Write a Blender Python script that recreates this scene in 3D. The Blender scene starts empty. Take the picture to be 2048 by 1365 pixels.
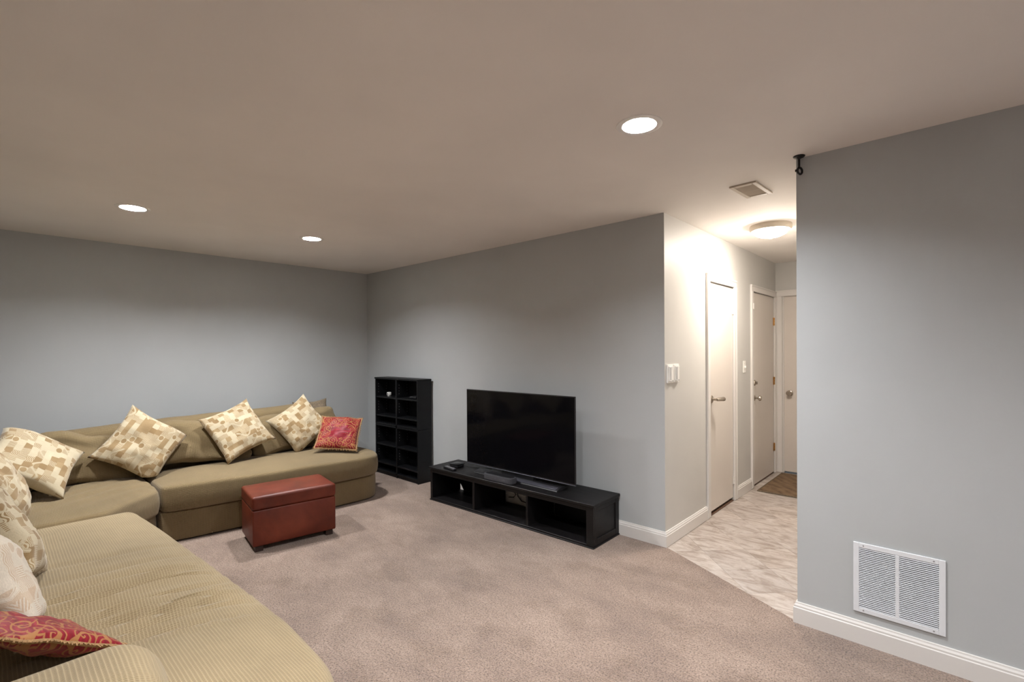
import bpy, bmesh, math, random
from math import sin, cos, pi, sqrt, radians
from mathutils import Vector, Matrix, noise
from mathutils.geometry import delaunay_2d_cdt

random.seed(7)
S = bpy.context.scene
COL = S.collection

# ------------------------------------------------------------------ camera
H = 2.42
def basis(yaw, pitch, roll):
    F = Vector((-sin(yaw)*cos(pitch), cos(yaw)*cos(pitch), sin(pitch)))
    R = Vector((cos(yaw), sin(yaw), 0)); U = R.cross(F)
    return F, R*cos(roll)+U*sin(roll), U*cos(roll)-R*sin(roll)
F_, R_, U_ = basis(0.7438, -0.0065, -0.0068)
cam_d = bpy.data.cameras.new('camera'); cam = bpy.data.objects.new('camera', cam_d); COL.objects.link(cam)
cam_d.sensor_width = 36.0; cam_d.lens = 969.567/2048*36.0
cam_d.shift_y = (706.62-682.5)/2048; cam_d.clip_start = 0.05
M3 = Matrix((R_, U_, -F_)).transposed().to_4x4(); M3.translation = Vector((0, 0, 1.4351))
cam.matrix_world = M3
S.camera = cam

# ------------------------------------------------------------------ world, exposure, lamp strengths
W = bpy.data.worlds.new('world'); S.world = W; W.use_nodes = True
W.node_tree.nodes['Background'].inputs[0].default_value = (0.02, 0.02, 0.02, 1)
W.node_tree.nodes['Background'].inputs[1].default_value = 1.0
S.view_settings.view_transform = 'Standard'; S.view_settings.look = 'None'
S.view_settings.gamma = 1.0; S.view_settings.use_curve_mapping = False
S.view_settings.exposure = 1.74
CAN_STRENGTH = 420.0
CAN_COLOUR = (0.97, 0.985, 1.0)
DOME_STRENGTH = 84.0
DOME_COLOUR = (1.0, 0.90, 0.79)

# ------------------------------------------------------------------ node helpers
def lin(r, g, b):
    f = lambda c: (c/255/12.92) if c/255 <= .04045 else ((c/255+.055)/1.055)**2.4
    return (f(r), f(g), f(b), 1)

class NT:
    def __init__(s, name):
        s.m = bpy.data.materials.new(name); s.m.use_nodes = True
        s.t = s.m.node_tree; s.b = s.t.nodes['Principled BSDF']
        s.out = s.t.nodes['Material Output']
    def n(s, typ, **kw):
        o = s.t.nodes.new(typ)
        for k, v in kw.items(): setattr(o, k, v)
        return o
    def put(s, sock, v):
        if hasattr(v, 'node') or isinstance(v, bpy.types.NodeSocket): s.t.links.new(v, sock)
        elif v is not None:
            try: sock.default_value = v
            except Exception: sock.default_value = v[:3]
    def math(s, op, a, b=None, c=None):
        o = s.n('ShaderNodeMath', operation=op)
        s.put(o.inputs[0], a)
        if b is not None: s.put(o.inputs[1], b)
        if c is not None: s.put(o.inputs[2], c)
        return o.outputs[0]
    def coord(s, kind='Object'): return s.n('ShaderNodeTexCoord').outputs[kind]
    def mapping(s, v, scale=(1, 1, 1), loc=(0, 0, 0), rot=(0, 0, 0)):
        o = s.n('ShaderNodeMapping'); s.put(o.inputs[0], v)
        o.inputs['Location'].default_value = loc; o.inputs['Scale'].default_value = scale; o.inputs['Rotation'].default_value = rot
        return o.outputs[0]
    def noise(s, v, scale, detail=3, rough=.5, dist=0, out='Fac'):
        o = s.n('ShaderNodeTexNoise'); s.put(o.inputs['Vector'], v)
        o.inputs['Scale'].default_value = scale; o.inputs['Detail'].default_value = detail
        o.inputs['Roughness'].default_value = rough; o.inputs['Distortion'].default_value = dist
        return o.outputs[out]
    def ramp(s, f, stops, interp='LINEAR'):
        o = s.n('ShaderNodeValToRGB'); s.put(o.inputs[0], f); cr = o.color_ramp; cr.interpolation = interp
        while len(cr.elements) < len(stops): cr.elements.new(.5)
        for e, (p, c) in zip(cr.elements, stops):
            e.position = p; e.color = c if len(c) == 4 else (*c, 1)
        return o.outputs[0]
    def mix(s, f, a, b, blend='MIX'):
        o = s.n('ShaderNodeMix', data_type='RGBA', blend_type=blend)
        s.put(o.inputs[0], f); s.put(o.inputs[6], a); s.put(o.inputs[7], b)
        return o.outputs[2]
    def sep(s, v):
        o = s.n('ShaderNodeSeparateXYZ'); s.put(o.inputs[0], v); return o.outputs
    def comb(s, x, y, z=0.0):
        o = s.n('ShaderNodeCombineXYZ'); s.put(o.inputs[0], x); s.put(o.inputs[1], y); s.put(o.inputs[2], z); return o.outputs[0]
    def bump(s, h, strength=.3, dist=.01):
        o = s.n('ShaderNodeBump'); s.put(o.inputs['Height'], h)
        o.inputs['Strength'].default_value = strength; o.inputs['Distance'].default_value = dist
        s.t.links.new(o.outputs[0], s.b.inputs['Normal'])
    def set(s, **kw):
        for k, v in kw.items(): s.put(s.b.inputs[k.replace('_', ' ')], v)
        return s.m

def simple(name, c, rough=.5, metal=0, var=.08, scale=30, bump=0, coat=0, spec=.5):
    t = NT(name); v = t.coord(); f = t.noise(v, scale, 4)
    c = c if len(c) == 4 else (*c, 1)
    a = tuple(x*(1-var) for x in c[:3])+(1,); b = tuple(min(1, x*(1+var)) for x in c[:3])+(1,)
    t.set(Base_Color=t.ramp(f, [(.3, a), (.7, b)]), Roughness=rough, Metallic=metal, Specular_IOR_Level=spec, Coat_Weight=coat)
    if bump: t.bump(f, bump, .002)
    return t.m

def paint(name, c, rough=.5, mott=.03, bump=.08):
    t = NT(name); v = t.coord()
    big = t.noise(v, 1.3, 3); fine = t.noise(v, 260, 2)
    a = tuple(x*(1-mott) for x in c[:3])+(1,); b = tuple(min(1, x*(1+mott)) for x in c[:3])+(1,)
    t.set(Base_Color=t.ramp(big, [(.35, a), (.65, b)]), Roughness=rough, Specular_IOR_Level=.35)
    t.bump(fine, bump, .001)
    return t.m

def carpet_mat():
    t = NT('carpet_pile'); v = t.coord()
    sp = t.noise(v, 125, 3, .75); mid = t.noise(v, 58, 3, .6)
    sw = t.noise(t.mapping(v, (1, 1.6, 1), rot=(0, 0, .5)), 2.2, 7, .66, .25)
    base = t.ramp(sw, [(.34, lin(132, 111, 98)), (.5, lin(147, 125, 110)), (.66, lin(162, 140, 125))])
    pt = t.ramp(t.noise(t.mapping(v, (1, 1.25, 1), rot=(0, 0, .9)), 3.4, 5, .6), [(.54, (1, 1, 1)), (.62, (.87, .85, .82))])
    base = t.mix(1.0, base, pt, 'MULTIPLY')
    spk = t.ramp(sp, [(.36, (.30, .24, .20)), (.46, (.92, .90, .89)), (.60, (1.34, 1.34, 1.34))])
    c = t.mix(1.0, base, spk, 'MULTIPLY')
    c = t.mix(.5, c, t.mix(1.0, c, t.ramp(mid, [(.35, (.75, .73, .71)), (.65, (1.12, 1.12, 1.12))]), 'MULTIPLY'))
    t.set(Base_Color=c, Roughness=.95, Specular_IOR_Level=.1, Sheen_Weight=.25, Sheen_Roughness=.6)
    t.bump(t.math('ADD', sp, t.math('MULTIPLY', mid, .6)), .9, .012)
    return t.m

def waffle(name, c, px, py, pz, line='y', spots=False):
    """knitted waffle slipcover: cells px by py (by pz on upright faces), raised threads on their edges"""
    t = NT(name); v = t.coord(); wob = t.noise(v, 4, 2, out='Color')
    o = t.n('ShaderNodeVectorMath', operation='MULTIPLY_ADD'); t.put(o.inputs[0], wob); o.inputs[1].default_value = (.012,)*3; t.put(o.inputs[2], v)
    x, y, z = t.sep(o.outputs[0])
    def thread(a, p): return t.math('POWER', t.math('ABSOLUTE', t.math('SINE', t.math('MULTIPLY', a, pi/p))), .6)
    nx, ny, nz = t.sep(t.n('ShaderNodeNewGeometry').outputs['Normal'])
    nzz = t.math('SMOOTH_MIN', 1.0, t.math('POWER', t.math('ABSOLUTE', nz), 2.0), .01)
    hx, hy, hz = thread(x, px), thread(y, py), thread(z, pz)
    # darker pits: where all active threads are far from the edge
    flat = t.math('MULTIPLY', hx, hy)
    side = t.math('MULTIPLY', hz, t.math('MAXIMUM', t.math('MULTIPLY', hx, t.math('ABSOLUTE', ny)), t.math('MULTIPLY', hy, t.math('ABSOLUTE', nx))))
    pit = t.math('ADD', t.math('MULTIPLY', flat, nzz), t.math('MULTIPLY', side, t.math('SUBTRACT', 1.0, nzz)))
    dk = tuple(a*b for a, b in zip(c[:3], (.74, .71, .66)))+(1,); lt = tuple(min(1, a*1.2) for a in c[:3])+(1,)
    wear = t.noise(v, 2.2, 4, .6)
    col = t.ramp(pit, [(.15, lt), (.8, dk)])
    col = t.mix(1.0, col, t.ramp(wear, [(.3, (.86, .85, .84)), (.7, (1.1, 1.09, 1.07))]), 'MULTIPLY')
    t.set(Base_Color=col, Roughness=.95, Specular_IOR_Level=.15, Sheen_Weight=.15)
    t.bump(t.math('SUBTRACT', 1.0, pit), .5, .004)
    return t.m

def mosaic_mat(name, cream, tan, pale):
    """woven cushion cover: patchwork of plain, striped and waved tan blocks, discs and snaking lines on cream"""
    t = NT(name); uv = t.coord('UV')
    dis = t.noise(uv, 3.0, 2, out='Color')
    o = t.n('ShaderNodeVectorMath', operation='MULTIPLY_ADD'); t.put(o.inputs[0], dis); o.inputs[1].default_value = (.014,)*3; t.put(o.inputs[2], uv)
    u, v, _ = t.sep(o.outputs[0])
    G = 10.5
    us = t.math('MULTIPLY', u, G); vs = t.math('MULTIPLY', v, G*1.15)
    row = t.math('FLOOR', vs)
    us = t.math('ADD', us, t.math('MULTIPLY', t.math('SINE', t.math('MULTIPLY', row, 2.4)), .45))
    cu, cv = t.math('FLOOR', us), row
    fu, fv = t.math('FRACT', us), t.math('FRACT', vs)
    wn = t.n('ShaderNodeTexWhiteNoise', noise_dimensions='2D'); t.put(wn.inputs['Vector'], t.comb(cu, cv))
    r = wn.outputs['Value']; rc = t.sep(wn.outputs['Color'])
    stripe = t.math('GREATER_THAN', t.math('SINE', t.math('MULTIPLY', fu, 38)), .1)
    hst = t.math('GREATER_THAN', t.math('SINE', t.math('MULTIPLY', t.math('ADD', fv, t.math('MULTIPLY', fu, .35)), 44)), .0)
    wave = t.math('GREATER_THAN', t.math('SINE', t.math('ADD', t.math('MULTIPLY', fv, 30), t.math('MULTIPLY', t.math('SINE', t.math('MULTIPLY', fu, 6.3)), 2.6))), 0)
    du, dv = t.math('SUBTRACT', fu, .5), t.math('SUBTRACT', fv, .5)
    disc = t.math('LESS_THAN', t.math('SQRT', t.math('ADD', t.math('MULTIPLY', du, du), t.math('MULTIPLY', dv, dv))), .42)
    def between(a, b): return t.math('MULTIPLY', t.math('GREATER_THAN', r, a), t.math('LESS_THAN', r, b))
    k = between(.30, .55)
    k = t.math('ADD', k, t.math('MULTIPLY', between(.55, .66), stripe))
    k = t.math('ADD', k, t.math('MULTIPLY', between(.66, .76), hst))
    k = t.math('ADD', k, t.math('MULTIPLY', between(.76, .90), wave))
    k = t.math('ADD', k, t.math('MULTIPLY', between(.90, 1.0), disc))
    # cream ribbons snaking across the patchwork
    rib = t.math('ABSOLUTE', t.math('SINE', t.math('ADD', t.math('MULTIPLY', v, 14.0), t.math('MULTIPLY', t.math('SINE', t.math('MULTIPLY', u, 21.0)), .75))))
    ribm = t.math('LESS_THAN', rib, .13)
    rmask = t.math('GREATER_THAN', t.noise(uv, 2.6, 1), .52); ribm = t.math('MULTIPLY', ribm, rmask)
    rib2 = t.math('MULTIPLY', t.math('GREATER_THAN', rib, .17), t.math('MULTIPLY', rmask, t.math('LESS_THAN', rib, .24)))
    k = t.math('MULTIPLY', k, t.math('SUBTRACT', 1.0, ribm)); k = t.math('MULTIPLY', k, t.math('SUBTRACT', 1.0, rib2))
    tn = t.mix(rc[1], tan, pale)
    ground = t.mix(t.math('MULTIPLY', rc[2], .8), cream, tuple(a*.86 for a in cream[:3])+(1,))
    col = t.mix(t.math('MINIMUM', k, 1.0), ground, tn)
    weave = t.noise(t.mapping(uv, (60, 240, 1)), 1.0, 2)
    t.set(Base_Color=t.mix(1.0, col, t.ramp(weave, [(.3, (.90, .9, .9)), (.7, (1.06, 1.06, 1.06))]), 'MULTIPLY'), Roughness=.8, Specular_IOR_Level=.25, Sheen_Weight=.2)
    t.bump(weave, .25, .003)
    return t.m

def damask_mat(name):
    """crimson satin with gold embroidered scrolls"""
    t = NT(name); uv = t.coord('UV')
    dis = t.noise(uv, 5.0, 2, out='Color')
    o = t.n('ShaderNodeVectorMath', operation='MULTIPLY_ADD'); t.put(o.inputs[0], dis); o.inputs[1].default_value = (.05,)*3; t.put(o.inputs[2], uv)
    w = o.outputs[0]
    vo = t.n('ShaderNodeTexVoronoi', voronoi_dimensions='2D', feature='F1'); t.put(vo.inputs['Vector'], w); vo.inputs['Scale'].default_value = 5.6; vo.inputs['Randomness'].default_value = .8
    sub = t.n('ShaderNodeVectorMath', operation='SUBTRACT'); t.put(sub.inputs[0], w); t.put(sub.inputs[1], vo.outputs['Position'])
    x, y, _ = t.sep(sub.outputs[0])
    ang = t.math('DIVIDE', t.math('ARCTAN2', y, x), 2*pi); dist = vo.outputs['Distance']
    rc = t.sep(vo.outputs['Color'])
    sgn = t.math('SUBTRACT', t.math('MULTIPLY', t.math('GREATER_THAN', rc[0], .5), 2.0), 1.0)
    sp = t.math('FRACT', t.math('ADD', t.math('ADD', t.math('MULTIPLY', dist, 3.6), t.math('MULTIPLY', ang, sgn)), rc[1]))
    band = t.math('LESS_THAN', sp, .30)
    band = t.math('MULTIPLY', band, t.math('LESS_THAN', dist, .62))
    vine = t.math('LESS_THAN', t.math('ABSOLUTE', t.math('SUBTRACT', t.noise(uv, 4.2, 1, .3, .4), .5)), .018)
    k = t.math('MAXIMUM', band, vine)
    u, v, _2 = t.sep(uv)
    g = t.math('SQRT', t.math('ADD', t.math('POWER', t.math('SUBTRACT', u, .56), 2.0), t.math('POWER', t.math('SUBTRACT', v, .42), 2.0)))
    g = t.math('ADD', g, t.math('MULTIPLY', t.math('SUBTRACT', t.noise(uv, 7, 2), .5), .35))
    k = t.math('MULTIPLY', k, t.math('GREATER_THAN', g, .19))
    # satin lustre painted into the red as streaks
    sat = t.noise(t.mapping(uv, (1, 6, 1)), 5, 3)
    red = t.ramp(sat, [(.3, lin(98, 6, 20)), (.7, lin(140, 14, 34))])
    t.set(Base_Color=t.mix(k, red, lin(150, 102, 60)), Roughness=t.math('ADD', .5, t.math('MULTIPLY', k, .2)), Specular_IOR_Level=.25, Sheen_Weight=.1)
    t.bump(k, .35, .004)
    return t.m

def tile_mat():
    t = NT('stone_tile'); v = t.coord()
    oi = t.n('ShaderNodeObjectInfo').outputs['Random']
    sh = t.n('ShaderNodeVectorMath', operation='ADD'); t.put(sh.inputs[0], v); t.put(sh.inputs[1], t.comb(t.math('MULTIPLY', oi, 9.0), t.math('MULTIPLY', oi, 5.0), 0.0))
    m = t.mapping(sh.outputs[0], (1.0, 3.0, 1), rot=(0, 0, -pi/4))
    ve = t.noise(m, 3.6, 9, .68, 1.6); fn = t.noise(m, 13, 7, .68, 1.2)
    c = t.ramp(ve, [(.30, lin(138, 125, 115)), (.44, lin(166, 153, 144)), (.53, lin(186, 176, 169)), (.68, lin(200, 193, 188))])
    c = t.mix(.55, c, t.mix(1.0, c, t.ramp(fn, [(.35, (.80, .77, .74)), (.62, (1.06, 1.05, 1.05))]), 'MULTIPLY'))
    c = t.mix(1.0, c, t.ramp(oi, [(0, (.90, .90, .90)), (1, (1.04, 1.04, 1.03))]), 'MULTIPLY')
    t.set(Base_Color=c, Roughness=.42, Specular_IOR_Level=.4); t.bump(fn, .12, .002)
    return t.m

def leather_mat():
    t = NT('brown_leather'); v = t.coord()
    a = t.noise(v, 5, 5, .6, .3)
    vo = t.n('ShaderNodeTexVoronoi', feature='DISTANCE_TO_EDGE'); t.put(vo.inputs['Vector'], v); vo.inputs['Scale'].default_value = 240
    t.set(Base_Color=t.ramp(a, [(.3, lin(76, 26, 13)), (.5, lin(95, 36, 19)), (.72, lin(110, 47, 28))]), Roughness=t.math('ADD', .36, t.math('MULTIPLY', a, .16)), Specular_IOR_Level=.35)
    t.bump(t.math('MINIMUM', vo.outputs['Distance'], .15), .12, .004)
    return t.m

def wood_black(name, c):
    t = NT(name); v = t.coord()
    g = t.noise(t.mapping(v, (3, 90, 90)), 1.0, 4, .6)
    a = tuple(x*.6 for x in c[:3])+(1,); b = tuple(x*1.4 for x in c[:3])+(1,)
    t.set(Base_Color=t.ramp(g, [(.3, a), (.7, b)]), Roughness=t.math('ADD', .38, t.math('MULTIPLY', g, .2)), Specular_IOR_Level=.3)
    t.bump(g, .1, .002)
    return t.m

def emit(name, c, s, rim=None):
    t = NT(name); v = t.coord(); f = t.noise(v, 3, 1)
    e = t.n('ShaderNodeEmission'); t.put(e.inputs[0], t.mix(t.math('MULTIPLY', f, .05), (*c, 1), (1, 1, 1, 1))); e.inputs[1].default_value = s
    if rim is not None:      # bulb behind the middle of the frosted bowl: it dims towards its rim
        mr = t.n('ShaderNodeMapRange', interpolation_type='SMOOTHSTEP'); t.put(mr.inputs[0], t.sep(v)[2])
        for k, q in zip((1, 2, 3, 4), (-.045, -.092, rim, s)): mr.inputs[k].default_value = q
        t.put(e.inputs[1], mr.outputs[0])
    t.t.links.new(e.outputs[0], t.out.inputs[0]); return t.m

MAT = dict(
    wall=paint('grey_wall_paint', lin(183, 186, 187), .55),
    hall=paint('grey_paint_dome_tinted', lin(199, 197, 193), .5),  # grey wall paint with the dome lamp's warm light painted in
    ceil=paint('ceiling_paint', lin(241, 236, 231), .8, .03, .15),
    trim=paint('white_trim_paint', lin(220, 216, 212), .35, .015, .03),
    door=paint('white_door_paint', lin(216, 208, 200), .38, .02, .05),
    carpet=carpet_mat(), tile=tile_mat(), grout=simple('tile_grout', lin(158, 148, 139), .8),
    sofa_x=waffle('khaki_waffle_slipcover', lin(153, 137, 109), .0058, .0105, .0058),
    sofa_y=waffle('khaki_waffle_turned_darkened', lin(128, 112, 84), .0105, .0068, .0068),  # same cloth, weave turned, colour darkened to offset the downlight above
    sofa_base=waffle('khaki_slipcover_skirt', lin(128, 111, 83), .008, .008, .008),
    seam=simple('dark_seam_fabric', lin(84, 70, 52), .95),
    mosaic=mosaic_mat('patchwork_cushion_cover', lin(196, 182, 154), lin(140, 114, 78), lin(158, 134, 98)),
    mosaic_pale=mosaic_mat('pale_patchwork_cushion_cover', lin(206, 195, 178), lin(180, 156, 132), lin(192, 174, 152)),
    taupe=simple('taupe_speckled_fabric', lin(108, 95, 78), .9, var=.35, scale=90, bump=.3),
    red=damask_mat('crimson_gold_damask'), cord=simple('gold_fringe_thread', lin(150, 116, 76), .75, var=.25, scale=120),
    leather=leather_mat(), foot=simple('dark_wood_foot', lin(44, 26, 20), .5),
    black=wood_black('black_brown_wood', lin(17, 15, 16)), black_in=wood_black('black_shelf_laminate', lin(10, 11, 14)),
    screen=simple('black_screen_glass', (.003, .003, .004), .07, var=.05, spec=.07),
    plastic=simple('black_plastic', (.012, .012, .014), .42, bump=.05), grey_metal=simple('dark_grey_metal', lin(98, 98, 108), .38, .7),
    fabric_dark=simple('charcoal_speaker_cloth', lin(60, 60, 65), .9, var=.3, scale=400, bump=.3),
    white=simple('white_plastic', lin(236, 234, 230), .35, var=.02), grille_white=simple('white_enamel_metal', lin(226, 228, 232), .35, var=.02),
    slot=simple('switch_slot_grey', lin(150, 148, 150), .6, var=.05), dark=simple('painted_duct_shade', (.03, .032, .036), .8),
    nickel=simple('brushed_nickel', lin(186, 176, 164), .26, .95, var=.06), brass=simple('worn_brass', lin(190, 146, 88), .34, .9, var=.15),
    iron=simple('black_iron', (.008, .008, .009), .35, .4), mat_brown=None,
    can=simple('white_can_reflector', lin(240, 238, 234), .4, var=.01), lens=emit('downlight_glow', CAN_COLOUR, CAN_STRENGTH),
    dome=emit('dome_lamp_glow', DOME_COLOUR, DOME_STRENGTH, DOME_STRENGTH*.05), thresh=simple('dark_brown_threshold', lin(94, 68, 52), .5, var=.2, scale=14),
    vent_beige=simple('beige_vent_enamel', lin(190, 178, 162), .5, var=.03), wire=simple('black_cable', (.01, .01, .011), .5))
def mat_mat():
    t = NT('brown_doormat_weave'); v = t.coord(); a = t.noise(v, 9, 4, .6, 1.2)
    w = t.n('ShaderNodeTexWave', bands_direction='DIAGONAL'); t.put(w.inputs['Vector'], v); w.inputs['Scale'].default_value = 5; w.inputs['Distortion'].default_value = 6
    t.set(Base_Color=t.mix(t.math('MULTIPLY', w.outputs['Fac'], .5), t.ramp(a, [(.3, lin(84, 64, 46)), (.7, lin(118, 94, 70))]), lin(134, 110, 82)), Roughness=.95)
    t.bump(t.noise(v, 180, 2), .6, .004); return t.m
MAT['mat_brown'] = mat_mat()

# ------------------------------------------------------------------ object helpers
def tag(o, label=None, cat=None, group=None, kind=None):
    if label: o['label'] = label
    if cat: o['category'] = cat
    if group: o['group'] = group
    if kind: o['kind'] = kind
    return o

def thing(name, label, cat, loc=(0, 0, 0), rz=0, group=None, kind=None):
    o = bpy.data.objects.new(name, None); o.empty_display_size = .1; COL.objects.link(o)
    o.location = loc; o.rotation_euler = (0, 0, rz)
    return tag(o, label, cat, group, kind)

def link(name, me, mat, parent=None, label=None):
    o = bpy.data.objects.new(name, me); COL.objects.link(o)
    if mat and not me.materials: me.materials.append(mat)
    if parent: o.parent = parent
    if label: o['label'] = label
    return o

class MB:
    """collects shapes in one bmesh, in the frame of its parent"""
    def __init__(s): s.bm = bmesh.new()
    def _add(s, b):
        me = bpy.data.meshes.new('tmp'); b.to_mesh(me); b.free(); s.bm.from_mesh(me); bpy.data.meshes.remove(me)
    def box(s, lo, hi, bev=0, seg=2, M=None):
        b = bmesh.new(); bmesh.ops.create_cube(b, size=1)
        c = [(a+q)/2 for a, q in zip(lo, hi)]; d = [abs(q-a) for a, q in zip(lo, hi)]
        bmesh.ops.scale(b, vec=d, verts=b.verts)
        if bev: bmesh.ops.bevel(b, geom=b.edges[:], offset=bev, segments=seg, profile=.5, affect='EDGES')
        bmesh.ops.translate(b, vec=c, verts=b.verts)
        if M is not None: bmesh.ops.transform(b, matrix=M, verts=b.verts)
        s._add(b); return s
    def cyl(s, p, q, r, r2=None, seg=20, cap=True):
        p, q = Vector(p), Vector(q); r2 = r if r2 is None else r2
        b = bmesh.new(); bmesh.ops.create_cone(b, cap_ends=cap, segments=seg, radius1=r, radius2=r2, depth=(q-p).length)
        M = (q-p).to_track_quat('Z', 'Y').to_matrix().to_4x4(); M.translation = (p+q)/2
        bmesh.ops.transform(b, matrix=M, verts=b.verts); s._add(b); return s
    def lathe(s, prof, M=None, seg=32):
        b = bmesh.new(); rings = []
        for r, z in prof:
            if r < 1e-6: rings.append([b.verts.new((0, 0, z))])
            else: rings.append([b.verts.new((r*cos(2*pi*i/seg), r*sin(2*pi*i/seg), z)) for i in range(seg)])
        for a, c in zip(rings, rings[1:]):
            for i in range(seg):
                j = (i+1) % seg
                if len(a) == 1 and len(c) == 1: continue
                if len(a) == 1: b.faces.new((a[0], c[j], c[i]))
                elif len(c) == 1: b.faces.new((a[i], a[j], c[0]))
                else: b.faces.new((a[i], a[j], c[j], c[i]))
        bmesh.ops.recalc_face_normals(b, faces=b.faces)
        if M is not None: bmesh.ops.transform(b, matrix=M, verts=b.verts)
        s._add(b); return s
    def tube(s, pts, r, seg=8):
        pts = [Vector(p) for p in pts]; b = bmesh.new(); rings = []
        for i, p in enumerate(pts):
            d = (pts[min(i+1, len(pts)-1)]-pts[max(i-1, 0)]).normalized()
            a = d.cross(Vector((0, 0, 1)))
            if a.length < 1e-3: a = d.cross(Vector((1, 0, 0)))
            a.normalize(); c = d.cross(a)
            rings.append([b.verts.new(p+r*(a*cos(2*pi*k/seg)+c*sin(2*pi*k/seg))) for k in range(seg)])
        for A, B in zip(rings, rings[1:]):
            for k in range(seg): b.faces.new((A[k], A[(k+1) % seg], B[(k+1) % seg], B[k]))
        b.faces.new(rings[0]); b.faces.new(rings[-1]); bmesh.ops.recalc_face_normals(b, faces=b.faces)
        s._add(b); return s
    def prism(s, poly, z0, z1, axis='z'):
        b = bmesh.new()
        f = (lambda a, c, h: (a, c, h)) if axis == 'z' else ((lambda a, c, h: (a, h, c)) if axis == 'y' else (lambda a, c, h: (h, a, c)))
        A = [b.verts.new(f(x, y, z0)) for x, y in poly]; B = [b.verts.new(f(x, y, z1)) for x, y in poly]
        n = len(poly); b.faces.new(A); b.faces.new(B)
        for i in range(n): b.faces.new((A[i], A[(i+1) % n], B[(i+1) % n], B[i]))
        bmesh.ops.recalc_face_normals(b, faces=b.faces); s._add(b); return s
    def build(s, name, mat, parent=None, smooth=False, label=None, off=None):
        if off: bmesh.ops.translate(s.bm, vec=[-a for a in off], verts=s.bm.verts)
        me = bpy.data.meshes.new(name); s.bm.to_mesh(me); s.bm.free()
        if smooth:
            me.polygons.foreach_set('use_smooth', [True]*len(me.polygons))
            try: me.set_sharp_from_angle(angle=radians(40))
            except Exception: pass
        return link(name, me, mat, parent, label)

def struct(name, mb, mat, label, cat, smooth=False):
    o = mb.build(name, mat, smooth=smooth); return tag(o, label, cat, kind='structure')

def fillet(ctrl, step=.03):
    """closed outline (counter-clockwise) from (x, y, corner radius), resampled evenly"""
    out = []; n = len(ctrl)
    for i in range(n):
        p0 = Vector(ctrl[i-1][:2]); p = Vector(ctrl[i][:2]); p1 = Vector(ctrl[(i+1) % n][:2]); r = ctrl[i][2]
        a = (p0-p).normalized(); c = (p1-p).normalized()
        if r <= 0 or abs(a.dot(c)) > .9999: out.append(p); continue
        h = a.angle(c)/2; t = min(r/math.tan(h), (p0-p).length*.49, (p1-p).length*.49)
        A, C = p+a*t, p+c*t
        for k in range(9):
            u = k/8; out.append((1-u)**2*A+2*u*(1-u)*p+u*u*C)
    L = [0.0]
    for i in range(len(out)): L.append(L[-1]+(out[(i+1) % len(out)]-out[i]).length)
    N = max(24, int(L[-1]/step)); res = []; k = 0
    for i in range(N):
        d = L[-1]*i/N
        while L[k+1] < d: k += 1
        u = (d-L[k])/max(1e-9, L[k+1]-L[k]); res.append(out[k].lerp(out[(k+1) % len(out)], u))
    for _ in range(1):
        res = [(res[i-1]+res[i]*2+res[(i+1) % len(res)])/4 for i in range(len(res))]
    return res

def slab(outline, z0, z1, rb, rt, dome=0, bulge=0, disp=None, grid=.035):
    """upholstered slab: plan outline, rounded lower and upper edges, domed top, top shifted by disp(x, y)"""
    n = len(outline); nor = []
    for i in range(n):
        d = outline[(i+1) % n]-outline[i-1]; nor.append(Vector((d.y, -d.x)).normalized())
    mb = MB(); b = mb.bm; prof = []
    for k in range(4): a = pi/2*k/3; prof.append((-rb*(1-sin(a)), z0+rb*(1-cos(a))))
    for k in range(1, 4): u = k/4; prof.append((bulge*sin(pi*u), z0+rb+(z1-rt-z0-rb)*u))
    for k in range(7): a = pi/2*k/6; prof.append((-rt*(1-cos(a)), z1-rt+rt*sin(a)))
    def dz(x, y, w): return (disp(x, y) if disp else 0)*w
    rings = []
    for j, (o, z) in enumerate(prof):
        w = max(0, min(1, (z-z0)/(z1-z0)))**2
        rings.append([b.verts.new((p.x+m.x*o, p.y+m.y*o, z+dz(p.x, p.y, w))) for p, m in zip(outline, nor)])
    for A, B in zip(rings, rings[1:]):
        for i in range(n): b.faces.new((A[i], A[(i+1) % n], B[(i+1) % n], B[i]))
    b.faces.new(list(reversed(rings[0])))
    ring = [Vector((v.co.x, v.co.y)) for v in rings[-1]]
    xs = [p.x for p in ring]; ys = [p.y for p in ring]; pts = list(ring); dist = [0]*n
    def inside(q):
        c = False; j = n-1
        for i in range(n):
            if (ring[i].y > q.y) != (ring[j].y > q.y) and q.x < (ring[j].x-ring[i].x)*(q.y-ring[i].y)/(ring[j].y-ring[i].y)+ring[i].x: c = not c
            j = i
        return c
    yy = min(ys)+grid*.5
    while yy < max(ys):
        xx = min(xs)+grid*.5
        while xx < max(xs):
            q = Vector((xx, yy))
            if inside(q):
                d = min((q-p).length_squared for p in ring)**.5
                if d > grid*.5: pts.append(q); dist.append(d)
            xx += grid
        yy += grid
    vs, es, fs, ov, oe, of = delaunay_2d_cdt(pts, [(i, (i+1) % n) for i in range(n)], [], 1, 1e-6)
    V = []
    for i, q in enumerate(vs):
        src = [k for k in ov[i] if k < n]
        if src: V.append(rings[-1][src[0]]); continue
        dd = dist[ov[i][0]] if ov[i] else 0
        V.append(b.verts.new((q.x, q.y, z1+dome*(1-math.exp(-dd/.16))+dz(q.x, q.y, 1))))
    for f in fs:
        w = [V[i] for i in f]
        if len(set(w)) < 3: continue
        try: b.faces.new(w)
        except ValueError: pass
    bmesh.ops.recalc_face_normals(b, faces=b.faces)
    return mb

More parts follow.
